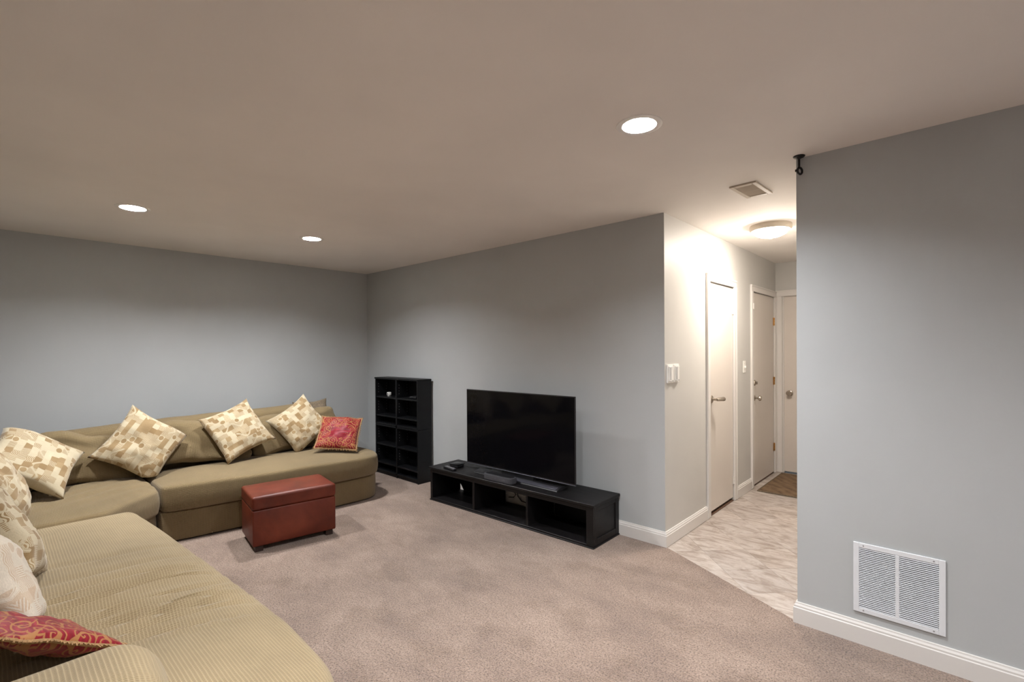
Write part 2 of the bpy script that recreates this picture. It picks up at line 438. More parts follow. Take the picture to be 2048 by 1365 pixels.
def puff(w, d, h, r, nseg=10, bulge=0, nz=0, seed=0, taper=0, M=None):
    """soft rounded block centred at the origin, bulging on its d axis, with slight creases"""
    mb = MB(); b = mb.bm; bmesh.ops.create_cube(b, size=2)
    bmesh.ops.subdivide_edges(b, edges=b.edges[:], cuts=nseg, use_grid_fill=True)
    hx, hy, hz = w/2, d/2, h/2
    for v in b.verts:
        u = v.co.copy(); e = [math.copysign(1-(1-abs(t))**1.35, t) if abs(t) < 1 else t for t in u]
        p = Vector((e[0]*hx, e[1]*hy, e[2]*hz)); q = Vector([max(-s+r, min(s-r, t)) for s, t in zip((hx, hy, hz), p)])
        dlt = p-q
        if dlt.length > 1e-9: p = q+dlt.normalized()*r
        p.y *= 1+bulge*(1-e[0]**2)*(1-e[2]**2)
        if taper: p.y *= 1-taper*(p.z/hz*.5+.5)
        if nz:
            k = Vector((p.x*3+seed, p.y*3, p.z*3)); p += noise.noise_vector(k)*nz+noise.noise_vector(k*2.7)*nz*.45+noise.noise_vector(Vector((k.x*1.2+k.z*3.2, k.y, k.z*3.2-k.x*2.0)))*nz*.4
        v.co = p
    if M is not None: bmesh.ops.transform(b, matrix=M, verts=b.verts)
    return mb

# ------------------------------------------------------------------ room shell
XL, YT, XH, YR, XR, YE, BB = -5.584, 3.327, -1.562, 2.868, -.6195, 6.2256, .108
XE, YF = 3.3, -1.35
CANS = [(-1.03, 1.955), (-1.07, .66), (-4.13, .69), (-4.15, 1.94), (2.0, .66), (2.0, 1.955)]
CR = .076
# ceiling sheet with round cut-outs for the recessed cans
poly = [Vector(p) for p in ((XL-.12, YF-.12), (XE+.12, YF-.12), (XE+.12, YR+.15), (XR+.15, YR+.15), (XR+.15, YE+.2), (XH-.15, YE+.2), (XH-.15, YT+.15), (XL-.12, YT+.15))]
pts = list(poly); edges = [(i, (i+1) % len(poly)) for i in range(len(poly))]
for cx, cy in CANS:
    k0 = len(pts); pts += [Vector((cx+CR*cos(2*pi*k/32), cy+CR*sin(2*pi*k/32))) for k in range(32)]
    edges += [(k0+k, k0+(k+1) % 32) for k in range(32)]
vs, es, fs, *_r = delaunay_2d_cdt(pts, edges, [], 1, 1e-6)
def in_poly(q, P):
    c = False; j = len(P)-1
    for i in range(len(P)):
        if (P[i].y > q.y) != (P[j].y > q.y) and q.x < (P[j].x-P[i].x)*(q.y-P[i].y)/(P[j].y-P[i].y)+P[i].x: c = not c
        j = i
    return c
mb = MB(); V = [mb.bm.verts.new((v.x, v.y, H)) for v in vs]
for f in fs:
    ce = sum((vs[i] for i in f), Vector((0, 0)))/len(f)
    if any((ce-Vector(c)).length < CR*.99 for c in CANS) or not in_poly(ce, poly): continue
    fa = mb.bm.faces.new([V[i] for i in reversed(f)])
bmesh.ops.recalc_face_normals(mb.bm, faces=mb.bm.faces)
for fa in mb.bm.faces:
    if fa.normal.z > 0: fa.normal_flip()
struct('ceiling', mb, MAT['ceil'], 'flat painted ceiling over the whole room and hallway', 'ceiling')

fl = MB(); fl.prism([(XL, YF), (XE, YF), (XE, YR), (XR, YR), (XH, YT), (XL, YT)], -.05, 0)
struct('floor', fl, MAT['carpet'], 'beige speckled cut pile carpet covering the room', 'carpet')
# carpet edge roll where it meets the tile, part of the carpet's outline
fh = MB(); fh.prism([(XH, YT), (XR, YR), (XR, YE), (XH, YE)], -.05, -.0055)
hall_floor = tag(fh.build('floor', MAT['grout']), 'pale stone tiled floor of the hallway laid diagonally', 'tile floor', kind='structure')
def clip(poly, hull):
    n = len(hull)
    for i in range(n):
        a, c = hull[i], hull[(i+1) % n]; out = []
        sd = lambda p: (c[0]-a[0])*(p[1]-a[1])-(c[1]-a[1])*(p[0]-a[0])
        for j in range(len(poly)):
            p, q = poly[j-1], poly[j]; sp, sq = sd(p), sd(q)
            if sp >= 0 and sq >= 0: out.append(q)
            elif (sp >= 0) != (sq >= 0):
                t = sp/(sp-sq); x = (p[0]+(q[0]-p[0])*t, p[1]+(q[1]-p[1])*t); out.append(x)
                if sq >= 0: out.append(q)
        poly = out
        if len(poly) < 3: return []
    return poly
hull = [(XH, YT), (XR, YR), (XR, YE), (XH, YE)]
P_ = .4305; g = .0010
for i in range(-1, 14):
    for j in range(-2, 16):
        s0, s1 = 2.11+P_*(i-1)+g, 2.11+P_*i-g; d0, d1 = -4.78-P_*(j-6)+g, -4.78-P_*(j-7)-g
        q = [((s+d)/2, (s-d)/2) for s, d in ((s0, d0), (s0, d1), (s1, d1), (s1, d0))]
        if sum(q[k][0]*q[(k+1) % 4][1]-q[(k+1) % 4][0]*q[k][1] for k in range(4)) < 0: q.reverse()
        q = clip(q, hull)
        if len(q) < 3: continue
        ar = abs(sum(q[k][0]*q[(k+1) % len(q)][1]-q[(k+1) % len(q)][0]*q[k][1] for k in range(len(q))))/2
        if ar < .0006: continue
        m = MB(); m.prism(q, -.012, -.003-random.random()*.0004); m.build('tile', MAT['tile'], hall_floor)

def wallbox(name, boxes, label, mat='wall'):
    m = MB()
    for lo, hi in boxes: m.box(lo, hi)
    return struct(name, m, MAT[mat], label, 'wall')
Z1 = H+.06
wallbox('wall_left', [((XL-.12, YF-.12, -.05), (XL, YT+.12, Z1))], 'grey painted wall behind the long side of the sofa')
wallbox('wall_back', [((XL, YT, -.05), (XH-.0012, YT+.115, Z1))], 'grey painted wall behind the television and bookcase')
D1 = (4.172, 4.775, 2.009); D2 = (5.357, 6.150, 2.022); D3 = (-1.492, -.70, 2.032)
xa = XH-.115
wallbox('wall_hallway_left', [((xa, YT+.0012, -.05), (XH, D1[0], Z1)), ((xa, D1[0], D1[2]), (XH, D1[1], Z1)), ((xa, D1[1], -.05), (XH, D2[0], Z1)),
        ((xa, D2[0], D2[2]), (XH, D2[1], Z1)), ((xa, D2[1], -.05), (XH, YE, Z1))], 'grey hallway wall, colour tinted for the dome light, with two white doors in it', 'hall')
wallbox('wall_hallway_end', [((xa, YE, -.05), (D3[0], YE+.115, Z1)), ((D3[0], YE, D3[2]), (D3[1], YE+.115, Z1)), ((D3[1], YE, -.05), (XR+.115, YE+.115, Z1))], 'grey wall, colour tinted for the dome light, closing the far end of the hallway', 'hall')
wallbox('wall_right', [((XR, YR, -.05), (XE+.12, YR+.115, Z1))], 'grey wall with the return air grille at the right')
wallbox('wall_hallway_right', [((XR, YR+.115, -.05), (XR+.115, YE, Z1))], 'grey wall, colour tinted for the dome light, on the right side of the hallway', 'hall')
wallbox('wall_front', [((XL, YF-.12, -.05), (XE+.12, YF, Z1))], 'grey wall behind the camera')
wallbox('wall_side', [((XE, YF, -.05), (XE+.12, YR, Z1))], 'grey wall at the right end of the room behind the camera')

def base_profile(t=.0165):
    return [(0, 0), (t, 0), (t, .080), (t*.8, .084), (t*.8, .092), (t*.5, .100), (t*.42, BB-.001), (0, BB)]
def baseboard(name, p, q, side, label, ext=(0, 0)):
    """board from p to q on the wall line; side is the unit vector into the room"""
    p, q, s = Vector(p), Vector(q), Vector(side); d = (q-p).normalized()
    m = MB(); b = m.bm; A = []; B = []
    for o, z in base_profile():
        f = o/.0165
        A.append(b.verts.new((*(p+s*o+d*ext[0]*f), z))); B.append(b.verts.new((*(q+s*o+d*ext[1]*f), z)))
    n = len(A); b.faces.new(A); b.faces.new(B)
    for i in range(n): b.faces.new((A[i], A[(i+1) % n], B[(i+1) % n], B[i]))
    bmesh.ops.recalc_face_normals(b, faces=b.faces)
    return struct(name, m, MAT['trim'], label, 'baseboard')
tB = .0165
baseboard('baseboard_left', (XL, YF), (XL, YT), (1, 0), 'white baseboard along the wall behind the sofa')
baseboard('baseboard_back', (XL, YT), (XH, YT), (0, -1), 'white baseboard along the television wall', (0, tB))
baseboard('baseboard_hallway', (XH, YT), (XH, D1[0]-.065), (1, 0), 'white baseboard from the wall corner to the first hallway door', (-tB, 0))
baseboard('baseboard_hallway', (XH, D1[1]+.065), (XH, D2[0]-.065), (1, 0), 'short white baseboard between the two hallway doors')
baseboard('baseboard_right', (XR, YR), (XE, YR), (0, -1), 'white baseboard under the return air grille', (-tB, 0))
baseboard('baseboard_hallway_right', (XR, YR), (XR, YE), (-1, 0), 'white baseboard on the right hallway wall', (-tB, 0))

# ------------------------------------------------------------------ doors
def knob(parent, base, nrm, name='door_knob', lever=False, r=.027):
    q = Vector(nrm).to_track_quat('Z', 'Y').to_matrix().to_4x4(); q.translation = Vector(base)
    m = MB(); m.lathe([(0, 0), (.032, 0), (.032, .006), (.026, .011), (.011, .014), (.010, .036), (.016, .042), (r, .050), (r*1.02, .060), (r*.8, .070), (0, .073)], q, 28)
    return m.build(name, MAT['nickel'], parent, True, 'brushed nickel round knob')
def hinge(parent, x, y, z, nrm, tan, mat, name='hinge', h=.09):
    n, t = Vector(nrm), Vector(tan); c = Vector((x, y, z)); m = MB()
    for k in range(3):
        z0 = z-h/2+h*k/3; m.cyl(Vector((x, y, z0+.001))+n*.006, Vector((x, y, z0+h/3-.001))+n*.006, .007, seg=12)
    for s in (-1, 1):
        a = c+t*s*.003+n*.0; e = c+t*s*.026+n*.003
        m.box([min(p, q) for p, q in zip(a-Vector((0, 0, h/2)), e-Vector((0, 0, h/2)))], [max(p, q) for p, q in zip(a+Vector((0, 0, h/2)), e+Vector((0, 0, h/2)))])
    return m.build(name, mat, parent, True)

# door 1 and door 2 in the left hallway wall (face +X)
def hall_door(name, D, top, label, hinge_mat, hinge_z, cw=.065, floor_gap=.012, far_cw=None):
    y0, y1, zt = D; fc = far_cw if far_cw is not None else cw
    r = thing(name, label, 'door', (XH, y0, 0), 0, kind='structure'); L = lambda m, n, mt, **k: m.build(n, mt, r, off=(XH, y0, 0), **k)
    slab_ = L(MB().box((XH-.04, y0+.004, floor_gap), (XH-.002, y1-.004, zt-.006), .0015, 1), 'door_slab', MAT['door'])
    for a, c in ((y0-cw, y0), (y1, y1+fc)):
        L(MB().box((XH, a, 0), (XH+.017, c, zt), .003).box((XH+.001, a-.001 if a < y0 else c-.016, .001), (XH+.021, a+.016 if a < y0 else c+.001, zt+.001), .003), 'door_casing', MAT['trim'])
    L(MB().box((XH, y0-cw, zt), (XH+.017, y1+fc, zt+cw), .003).box((XH+.001, y0-cw-.001, zt+cw-.016), (XH+.0208, y1+fc+.001, zt+cw+.001), .003), 'door_casing', MAT['trim'])
    L(MB().box((xa, y0-.0, 0), (XH-.045, y0+.0035, zt)).box((xa, y1-.0035, 0), (XH-.045, y1, zt)).box((xa, y0, zt-.004), (XH-.045, y1, zt)).box((xa-.02, y0, 0), (xa, y1, zt)), 'door_jamb', MAT['trim'])
    for z in hinge_z:
        hinge(r, 0, y1-y0-.002, z, (1, 0, 0), (0, 1, 0), hinge_mat)
    return r, slab_
d1, s1 = hall_door('door_1', D1, 2.074, 'narrow white closet door with a nickel lever, nearest in the hallway', MAT['trim'], (1.80, .20), floor_gap=.03)
q = Vector((1, 0, 0)).to_track_quat('Z', 'Y').to_matrix().to_4x4(); q.translation = Vector((-.002, .055, .999))
m = MB(); m.lathe([(0, 0), (.033, 0), (.033, .007), (.027, .012), (.012, .015), (.011, .045), (.014, .052), (0, .052)], q, 28)
m.lathe([(0, -.004), (.012, -.004), (.015, .004), (.0165, .05), (.019, .085), (.017, .092), (0, .093)], Matrix.Translation((.046, .055, .999)) @ Vector((.35, 1, 0)).normalized().to_track_quat('Z', 'Y').to_matrix().to_4x4(), 20)
m.build('door_handle', MAT['nickel'], s1, True, 'brushed nickel lever')
MB().box((-.004, -.012, .955), (.0008, .003, 1.045)).build('strike_plate', MAT['nickel'], d1)
d2, s2 = hall_door('door_2', D2, 2.09, 'white door with brass hinges and nickel deadbolt, far end of the left hallway wall', MAT['brass'], (1.74, 1.06, .30), far_cw=.06)
knob(s2, (-.002, .06, .918), (1, 0, 0))
q = Vector((1, 0, 0)).to_track_quat('Z', 'Y').to_matrix().to_4x4(); q.translation = Vector((-.002, .06, 1.075))
m = MB(); m.lathe([(0, 0), (.030, 0), (.030, .008), (.024, .016), (0, .018)], q, 24); m.box((.014, .054, 1.060), (.034, .066, 1.090), .003)
m.build('deadbolt', MAT['nickel'], s2, True, 'nickel deadbolt thumb turn')
MB().box((.0, -.02, 1.84), (.022, .012, 1.90), .004).build('door_guard', MAT['white'], d2, False, 'small white door guard')
# door 3, end wall (faces -Y), slab set back in its frame
x0, x1, zt = D3
d3 = thing('door_3', 'white door closing the end of the hallway behind the doormat', 'door', (x0, YE, 0), 0, kind='structure')
L3 = lambda m, n, mt, **k: m.build(n, mt, d3, off=(x0, YE, 0), **k)
s3 = L3(MB().box((x0+.004, YE+.028, .012), (x1-.004, YE+.066, zt-.004), .0015, 1), 'door_slab', MAT['door'])
for a, c in ((x0-.064, x0), (x1, x1+.064)):
    L3(MB().box((a, YE-.017, 0), (c, YE, zt), .003).box((a-.001 if a < x0 else c-.016, YE-.021, .001), (a+.016 if a < x0 else c+.001, YE-.001, zt+.001), .003), 'door_casing', MAT['trim'])
L3(MB().box((x0-.064, YE-.017, zt), (x1+.064, YE, zt+.066), .003).box((x0-.065, YE-.0208, zt+.05), (x1+.065, YE-.001, zt+.067), .003), 'door_casing', MAT['trim'])
L3(MB().box((x0, YE, 0), (x0+.004, YE+.1, zt)).box((x0, YE+.016, 0), (x0+.014, YE+.027, zt)).box((x1-.004, YE, 0), (x1, YE+.1, zt)).box((x0, YE, zt-.004), (x1, YE+.1, zt)).box((x0, YE+.1, 0), (x1, YE+.115, zt)), 'door_jamb', MAT['trim'])
knob(s3, (.072, .028, .918), (0, -1, 0), r=.029)
th = MB().box((XH-.105, D1[0]+.005, -.004), (XH+.004, D1[1]-.005, .008), .003)
tag(th.build('threshold', MAT['thresh']), 'dark brown threshold strip under the narrow closet door', 'threshold')
th = MB().box((XH-.105, D2[0]+.005, -.004), (XH-.002, D2[1]-.005, .006), .002)
tag(th.build('threshold', MAT['thresh']), 'dark sill under the door with brass hinges', 'threshold')

# ------------------------------------------------------------------ ceiling lights
def can_light(x, y, label):
    r = thing('downlight', label, 'ceiling light', (x, y, H), 0, 'recessed downlights in the ceiling')
    m = MB(); m.lathe([(CR-.002, -.002), (CR-.004, .02), (CR-.006, .058), (0, .060)], None, 40); m.build('reflector', MAT['can'], r, True)
    m = MB(); m.lathe([(CR-.003, 0), (CR-.003, -.004), (CR+.010, -.006), (CR+.022, -.003), (CR+.023, 0)], None, 40); m.build('trim_ring', MAT['can'], r, True)
    m = MB(); m.lathe([(0, .034), (.03, .035), (.055, .038), (.062, .044)], None, 40); m.build('lamp_lens', MAT['lens'], r, True, 'glowing white lens')
    return r
for (x, y), lb in zip(CANS, ['lit recessed downlight in the ceiling nearest the hallway', 'lit recessed downlight above the near end of the sofa',
        'lit recessed downlight at the left, above the sofa corner', 'lit recessed downlight in front of the bookcase corner',
        'lit recessed downlight at the right end of the room behind the camera', 'lit recessed downlight close to the grille wall at the right']):
    can_light(x, y, lb)
r = thing('dome_light', 'lit flush dome ceiling light with a white ring in the hallway', 'ceiling light', (-1.105, 4.27, H))
MB().lathe([(.150, 0), (.154, -.014), (.152, -.030), (.142, -.044), (.132, -.040)], None, 48).build('dome_base', MAT['vent_beige'], r, True)
MB().lathe([(.134, -.038), (.128, -.050), (.108, -.072), (.075, -.088), (.035, -.097), (0, -.099)], None, 48).build('dome_shade', MAT['dome'], r, True, 'glowing frosted glass bowl')
MB().lathe([(0, -.098), (.010, -.098), (.011, -.104), (.006, -.110), (0, -.111)], None, 20).build('finial', MAT['trim'], r, True)

# ceiling vent in the hallway
ax = Vector((.146, -.017)).normalized()
r = thing('ceiling_vent', 'small beige ceiling air vent between the downlight and the dome light', 'vent', (-.942, 3.222, H), -.05)
VW, VL = .155, .295
m = MB()
for lo, hi in (((-VW/2, -VL/2, -.010), (-VW/2+.026, VL/2, 0)), ((VW/2-.026, -VL/2, -.010), (VW/2, VL/2, 0)), ((-VW/2+.026, -VL/2, -.010), (VW/2-.026, -VL/2+.03, 0)), ((-VW/2+.026, VL/2-.03, -.010), (VW/2-.026, VL/2, 0)), ((-VW/2+.026, -.004, -.009), (VW/2-.026, .004, 0))): m.box(lo, hi, .002, 1)
m.build('vent_frame', MAT['vent_beige'], r)
sl = None
for bank in (0, 1):
    for k in range(10):
        yy = -VL/2+.036+k*.0112+(.118 if bank else 0)
        if sl is None:
            mm = MB(); mm.box((-VW/2+.026, -.0056, -.0006), (VW/2-.026, .0056, .0006)); sl = mm.build('slat', MAT['vent_beige'], r)
            o = sl
        else: o = link('slat', sl.data, None, r)
        o.location = (0, yy, -.005); o.rotation_euler = (radians(-24), 0, 0)
MB().box((-VW/2+.02, -VL/2+.02, -.0015), (VW/2-.02, VL/2-.02, -.0005)).build('duct_shade_sheet', MAT['dark'], r)  # flat dark sheet painting the shade behind the slats, no real hole

# rod bracket at the wall corner
r = thing('rod_bracket', 'black curtain rod bracket hanging from the ceiling at the wall corner', 'bracket', (-.600, 2.838, H), radians(-26))
MB().lathe([(0, -.006), (.024, -.006), (.0275, -.003), (.0275, 0), (0, 0)], None, 28).build('flange', MAT['iron'], r, True)
MB().cyl((0, 0, -.003), (0, 0, -.062), .0055).cyl((0, 0, -.006), (0, 0, -.016), .012, .006).build('stem', MAT['iron'], r, True)
m = MB(); m.tube([(.004+0*k, .0165*sin(2*pi*k/24), -.077+.0165*cos(2*pi*k/24)) for k in range(25)], .0055, 8)
m.box((-.006, -.0225, -.082), (.012, -.0165, -.070), .001, 1).build('ring', MAT['iron'], r, True)
MB().cyl((-.014, -.012, -.007), (-.014, -.012, -.003), .004, seg=10).build('screw', MAT['nickel'], r)

# ------------------------------------------------------------------ return air grille on the right wall
gx0, gx1, gz0, gz1 = -.377, -.040, .152, .489
r = thing('air_grille', 'white square return air grille with two banks of louvers', 'grille', ((gx0+gx1)/2, YR, gz0))
GW, GH = gx1-gx0, gz1-gz0; bw = .023; mid = .0075
def gb(x0, z0, x1, z1, n, tilt=0): return MB().box((x0, -.008, z0), (x1, 0, z1), .002, 1).build(n, MAT['grille_white'], r)
m = MB()
for x0_, z0_, x1_, z1_ in ((-GW/2, 0, -GW/2+bw, GH), (GW/2-bw, 0, GW/2, GH), (-GW/2+bw, 0, GW/2-bw, bw), (-GW/2+bw, GH-bw, GW/2-bw, GH), (-mid, bw, mid, GH-bw)):
    m.box((x0_, -.008, z0_), (x1_, -.0005, z1_), .0015, 1)
m.build('grille_frame', MAT['grille_white'], r)
MB().box((-GW/2+.012, -.0015, .012), (GW/2-.012, -.0004, GH-.012)).build('duct_shade_sheet', MAT['dark'], r)  # dark sheet on the wall stands in for shade behind the louvers
nl = 34; lw = GW/2-bw-mid; sl = None
for bank in (-1, 1):
    cx = bank*(mid+lw/2)
    for k in range(nl):
        z = bw+(k+.5)*(GH-2*bw)/nl
        if sl is None:
            mm = MB(); mm.prism([(-.0030, -.0012), (-.0027, -.0020), (.0030, .0012), (.0027, .0020)], -lw/2, lw/2, 'x'); sl = mm.build('louver', MAT['grille_white'], r); o = sl
        else: o = link('louver', sl.data, None, r)
        o.location = (cx, -.0050, z)
for sx in (-1, 1):
    for z in (.012, GH-.012):
        o = MB().lathe([(0, .0015), (.0022, .0013), (.0035, 0), (0, 0)], Matrix.Translation((sx*(GW/2-.04), -.008, z)) @ Matrix.Rotation(pi/2, 4, 'X'), 12).build('screw', MAT['slot'], r)

# ------------------------------------------------------------------ switches on the hallway wall
for (a, c), lb in zip(((3.356, 3.444), (3.462, 3.547)), ('white wall control with a slim slot, nearer the wall corner', 'white wall control with a slim slot, nearer the closet door')):
    r = thing('wall_control', lb, 'switch', (XH, (a+c)/2, 1.184)); w = (c-a)/2
    MB().box((0, -w, 0), (.012, w, .136), .003).build('faceplate', MAT['white'], r)
    MB().box((.012, -w+.014, .014), (.020, w-.014, .122), .004).box((.012, -.008, .01), (.023, w-.016, .124), .003).build('control_body', MAT['white'], r)
    MB().box((.0195, -.022, .022), (.0208, -.012, .114)).build('slot', MAT['slot'], r, label='grey slot')
    MB().lathe([(0, .004), (.004, .003), (.004, 0)], Matrix.Translation((.023, .010, .018)) @ Matrix.Rotation(pi/2, 4, 'Y'), 10).build('button', MAT['slot'], r)
r = thing('light_switch', 'white toggle light switch between the two hallway doors', 'switch', (XH, 5.094, 1.195))
MB().box((0, -.036, 0), (.006, .036, .117), .002).build('faceplate', MAT['white'], r)
MB().box((.005, -.006, .046), (.020, .006, .066), .002, M=Matrix.Rotation(0, 4, 'Y')).build('toggle', MAT['white'], r)
for z in (.028, .088): MB().cyl((.005, 0, z), (.0075, 0, z), .0032, seg=10).build('screw', MAT['slot'], r)

# ------------------------------------------------------------------ doormat
m = slab(fillet([(-1.484, 5.245, .01), (-.86, 5.245, .01), (-.86, 6.155, .01), (-1.484, 6.155, .01)], .03), -.004, .006, .003, .003, .001)
dm = tag(m.build('doormat', MAT['mat_brown'], smooth=True), 'brown woven doormat at the end of the hallway', 'doormat')
MB().tube([(-1.484, 5.245, .004), (-.86, 5.245, .004), (-.86, 6.155, .004), (-1.484, 6.155, .004), (-1.484, 5.245, .004)], .006).build('bound_edge', MAT['taupe'], dm, True)

# ------------------------------------------------------------------ sofa: three slipcovered sections
def cloth_noise(seed, amp=.008):
    return lambda x, y: noise.noise(Vector((x*2.3+seed, y*2.3, seed)))*amp+noise.noise(Vector((x*6+seed, y*6, 1.7)))*amp*.35

# long section along the left wall
root = thing('sofa_section', 'long khaki waffle fabric sofa section along the left wall, ending by the bookcase', 'sofa', (-4.75, 1.75, 0), group='sectional sofa')
off = (-4.75, 1.75, 0)
front = [(-4.365, .868, .03), (-4.323, 1.066, 0), (-4.285, 1.39, 0), (-4.228, 1.80, 0), (-4.190, 2.12, 0), (-4.165, 2.655, .30), (-5.30, 2.68, .10), (-5.30, .868, .02)]
ol = fillet(front)
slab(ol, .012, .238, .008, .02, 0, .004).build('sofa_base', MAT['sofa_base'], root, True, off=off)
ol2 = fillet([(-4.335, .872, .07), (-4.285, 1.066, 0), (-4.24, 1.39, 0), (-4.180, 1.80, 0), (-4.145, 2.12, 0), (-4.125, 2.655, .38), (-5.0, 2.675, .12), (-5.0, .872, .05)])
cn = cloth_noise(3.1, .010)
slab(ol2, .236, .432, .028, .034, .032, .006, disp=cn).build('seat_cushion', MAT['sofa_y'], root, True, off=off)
def bent_back(name, p, q, thick, z0, za, zb_, lean, root, off, mat, rtop=.09, nn=26, seed=1, endround=.0, amp=.008, sag=0, ends='both'):
    """backrest bolster swept from p to q (plan), heights za to zb_, leaning back by lean; q and p ends rounded"""
    p, q = Vector(p), Vector(q); d = (q-p).normalized(); nrm = Vector((d.y, -d.x))   # points to the sitter
    m = MB(); b = m.bm; rings = []
    L = (q-p).length
    for i in range(nn+1):
        u = i/nn; e = (min(u, 1-u) if ends == 'both' else u if ends == 'start' else 1-u)*L; s = 1.0
        if endround and e < endround: s = max(.05, sqrt(1-(1-e/endround)**2))
        zt = za+(zb_-za)*u-sag*sin(pi*u); c = p+(q-p)*u; ring = []
        prof = []
        hw = thick/2
        for k in range(5): prof.append((hw*1.0, z0+(zt-rtop-z0)*k/5))
        for k in range(9): a = pi*k/8; prof.append((hw*cos(a)*.86, zt-rtop+rtop*sin(a)))
        for k in range(5): prof.append((-hw, z0+(zt-rtop-z0)*(4-k)/5))
        for o, z in prof:
            zz = z0+(z-z0)*(.55+.45*s); oo = o*s-lean*(zz-z0)
            pt = Vector((*(c+nrm*oo), zz)); k = pt*3+Vector((seed, 0, 0))
            ring.append(b.verts.new(pt+noise.noise_vector(k)*amp+noise.noise_vector(k*2.5)*amp*.5))
        rings.append(ring)
    for A, B in zip(rings, rings[1:]):
        for k in range(len(A)-1): b.faces.new((A[k], A[k+1], B[k+1], B[k]))
        b.faces.new((A[-1], A[0], B[0], B[-1]))
    b.faces.new(rings[0]); b.faces.new(rings[-1]); bmesh.ops.recalc_face_normals(b, faces=b.faces)
    return m.build(name, mat, root, True, off=off)
bent_back('backrest', (-5.19, 2.575), (-5.19, .880), .24, .20, .895, .850, .06, root, off, MAT['sofa_y'], endround=.06, seed=4, ends='start')
def cushion_at(name, c, rz, lean, w, d, h, r, mat, root, off, seed, bulge=.28, nz=.012, roll=0):
    M = Matrix.Translation(c) @ Matrix.Rotation(rz, 4, 'Z') @ Matrix.Rotation(lean, 4, 'X') @ Matrix.Rotation(roll, 4, 'Y')
    return puff(w, d, h, r, 18, bulge, nz*1.5, seed, 0, M).build(name, mat, root, True, off=off)
cushion_at('back_cushion', (-4.98, 2.13, .625), -pi/2, .26, .86, .18, .38, .06, MAT['sofa_y'], root, off, 5, nz=.022, roll=.05)
cushion_at('back_cushion', (-4.97, 1.30, .615), -pi/2, .30, .78, .18, .37, .06, MAT['sofa_y'], root, off, 9, nz=.03, roll=-.10)

# corner wedge
root = thing('sofa_section', 'corner section of the khaki sofa between the long and near sections', 'sofa', (-4.7, .3, 0), group='sectional sofa')
off = (-4.7, .3, 0)
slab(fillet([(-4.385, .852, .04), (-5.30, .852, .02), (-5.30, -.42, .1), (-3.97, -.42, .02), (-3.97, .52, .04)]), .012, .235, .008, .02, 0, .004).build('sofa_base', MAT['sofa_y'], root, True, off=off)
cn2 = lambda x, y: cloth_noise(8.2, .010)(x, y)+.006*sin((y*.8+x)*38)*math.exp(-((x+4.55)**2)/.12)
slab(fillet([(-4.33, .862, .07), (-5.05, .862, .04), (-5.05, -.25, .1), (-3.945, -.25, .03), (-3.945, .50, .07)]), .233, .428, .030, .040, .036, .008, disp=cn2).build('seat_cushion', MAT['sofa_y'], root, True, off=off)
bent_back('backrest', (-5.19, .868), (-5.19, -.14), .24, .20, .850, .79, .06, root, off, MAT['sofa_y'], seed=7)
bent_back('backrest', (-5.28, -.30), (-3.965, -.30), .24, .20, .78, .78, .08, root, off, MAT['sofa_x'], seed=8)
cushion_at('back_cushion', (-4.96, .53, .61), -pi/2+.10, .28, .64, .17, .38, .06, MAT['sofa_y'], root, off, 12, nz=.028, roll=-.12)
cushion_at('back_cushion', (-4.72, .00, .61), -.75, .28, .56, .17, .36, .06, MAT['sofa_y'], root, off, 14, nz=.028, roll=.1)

# near section, its back to the camera
root = thing('sofa_section', 'near khaki waffle fabric sofa section with a rounded end, across the bottom left', 'sofa', (-2.6, .2, 0), group='sectional sofa')
off = (-2.6, .2, 0)
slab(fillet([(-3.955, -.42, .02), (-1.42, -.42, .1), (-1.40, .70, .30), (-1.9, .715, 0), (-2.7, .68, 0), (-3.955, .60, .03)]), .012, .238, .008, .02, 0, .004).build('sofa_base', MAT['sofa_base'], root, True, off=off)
def folds(x, y):
    f = 0
    for x0, w, a, k in ((-2.28, .020, .014, .10), (-2.40, .016, .010, .06), (-2.52, .022, .013, .02), (-2.66, .018, .008, -.03), (-2.80, .03, .007, -.05), (-2.15, .016, .007, .12), (-3.0, .03, .005, 0), (-2.05, .014, .005, .12), (-2.34, .012, .006, .08), (-2.59, .014, .006, 0), (-2.22, .012, .008, .11)):
        xc = x0+k*(y-.3)+.012*sin(y*9+x0*30); f -= a*math.exp(-((x-xc)/w)**2)*math.exp(-((y-.42)/.30)**2)
        f += a*.6*math.exp(-((x-xc-.035)/(w*1.2))**2)*math.exp(-((y-.42)/.30)**2)
    return f*3.0+cloth_noise(5.5, .009)(x, y)-.012*math.exp(-((x+2.45)/.3)**2-((y-.35)/.35)**2)
slab(fillet([(-3.935, -.25, .03), (-1.30, -.25, .12), (-1.285, .755, .34), (-1.9, .785, 0), (-2.7, .745, 0), (-3.935, .66, .08)], .025), .236, .425, .035, .066, .045, .014, disp=folds, grid=.022).build('seat_cushion', MAT['sofa_x'], root, True, off=off)
bent_back('backrest', (-3.95, -.30), (-1.48, -.30), .24, .20, .78, .76, .10, root, off, MAT['sofa_x'], endround=.08, seed=11, ends='end')
M = Matrix.Translation((-1.565, .02, .512))
puff(.37, .62, .30, .125, 16, .0, .008, 3, 0, M).build('armrest', MAT['sofa_x'], root, True, off=off)

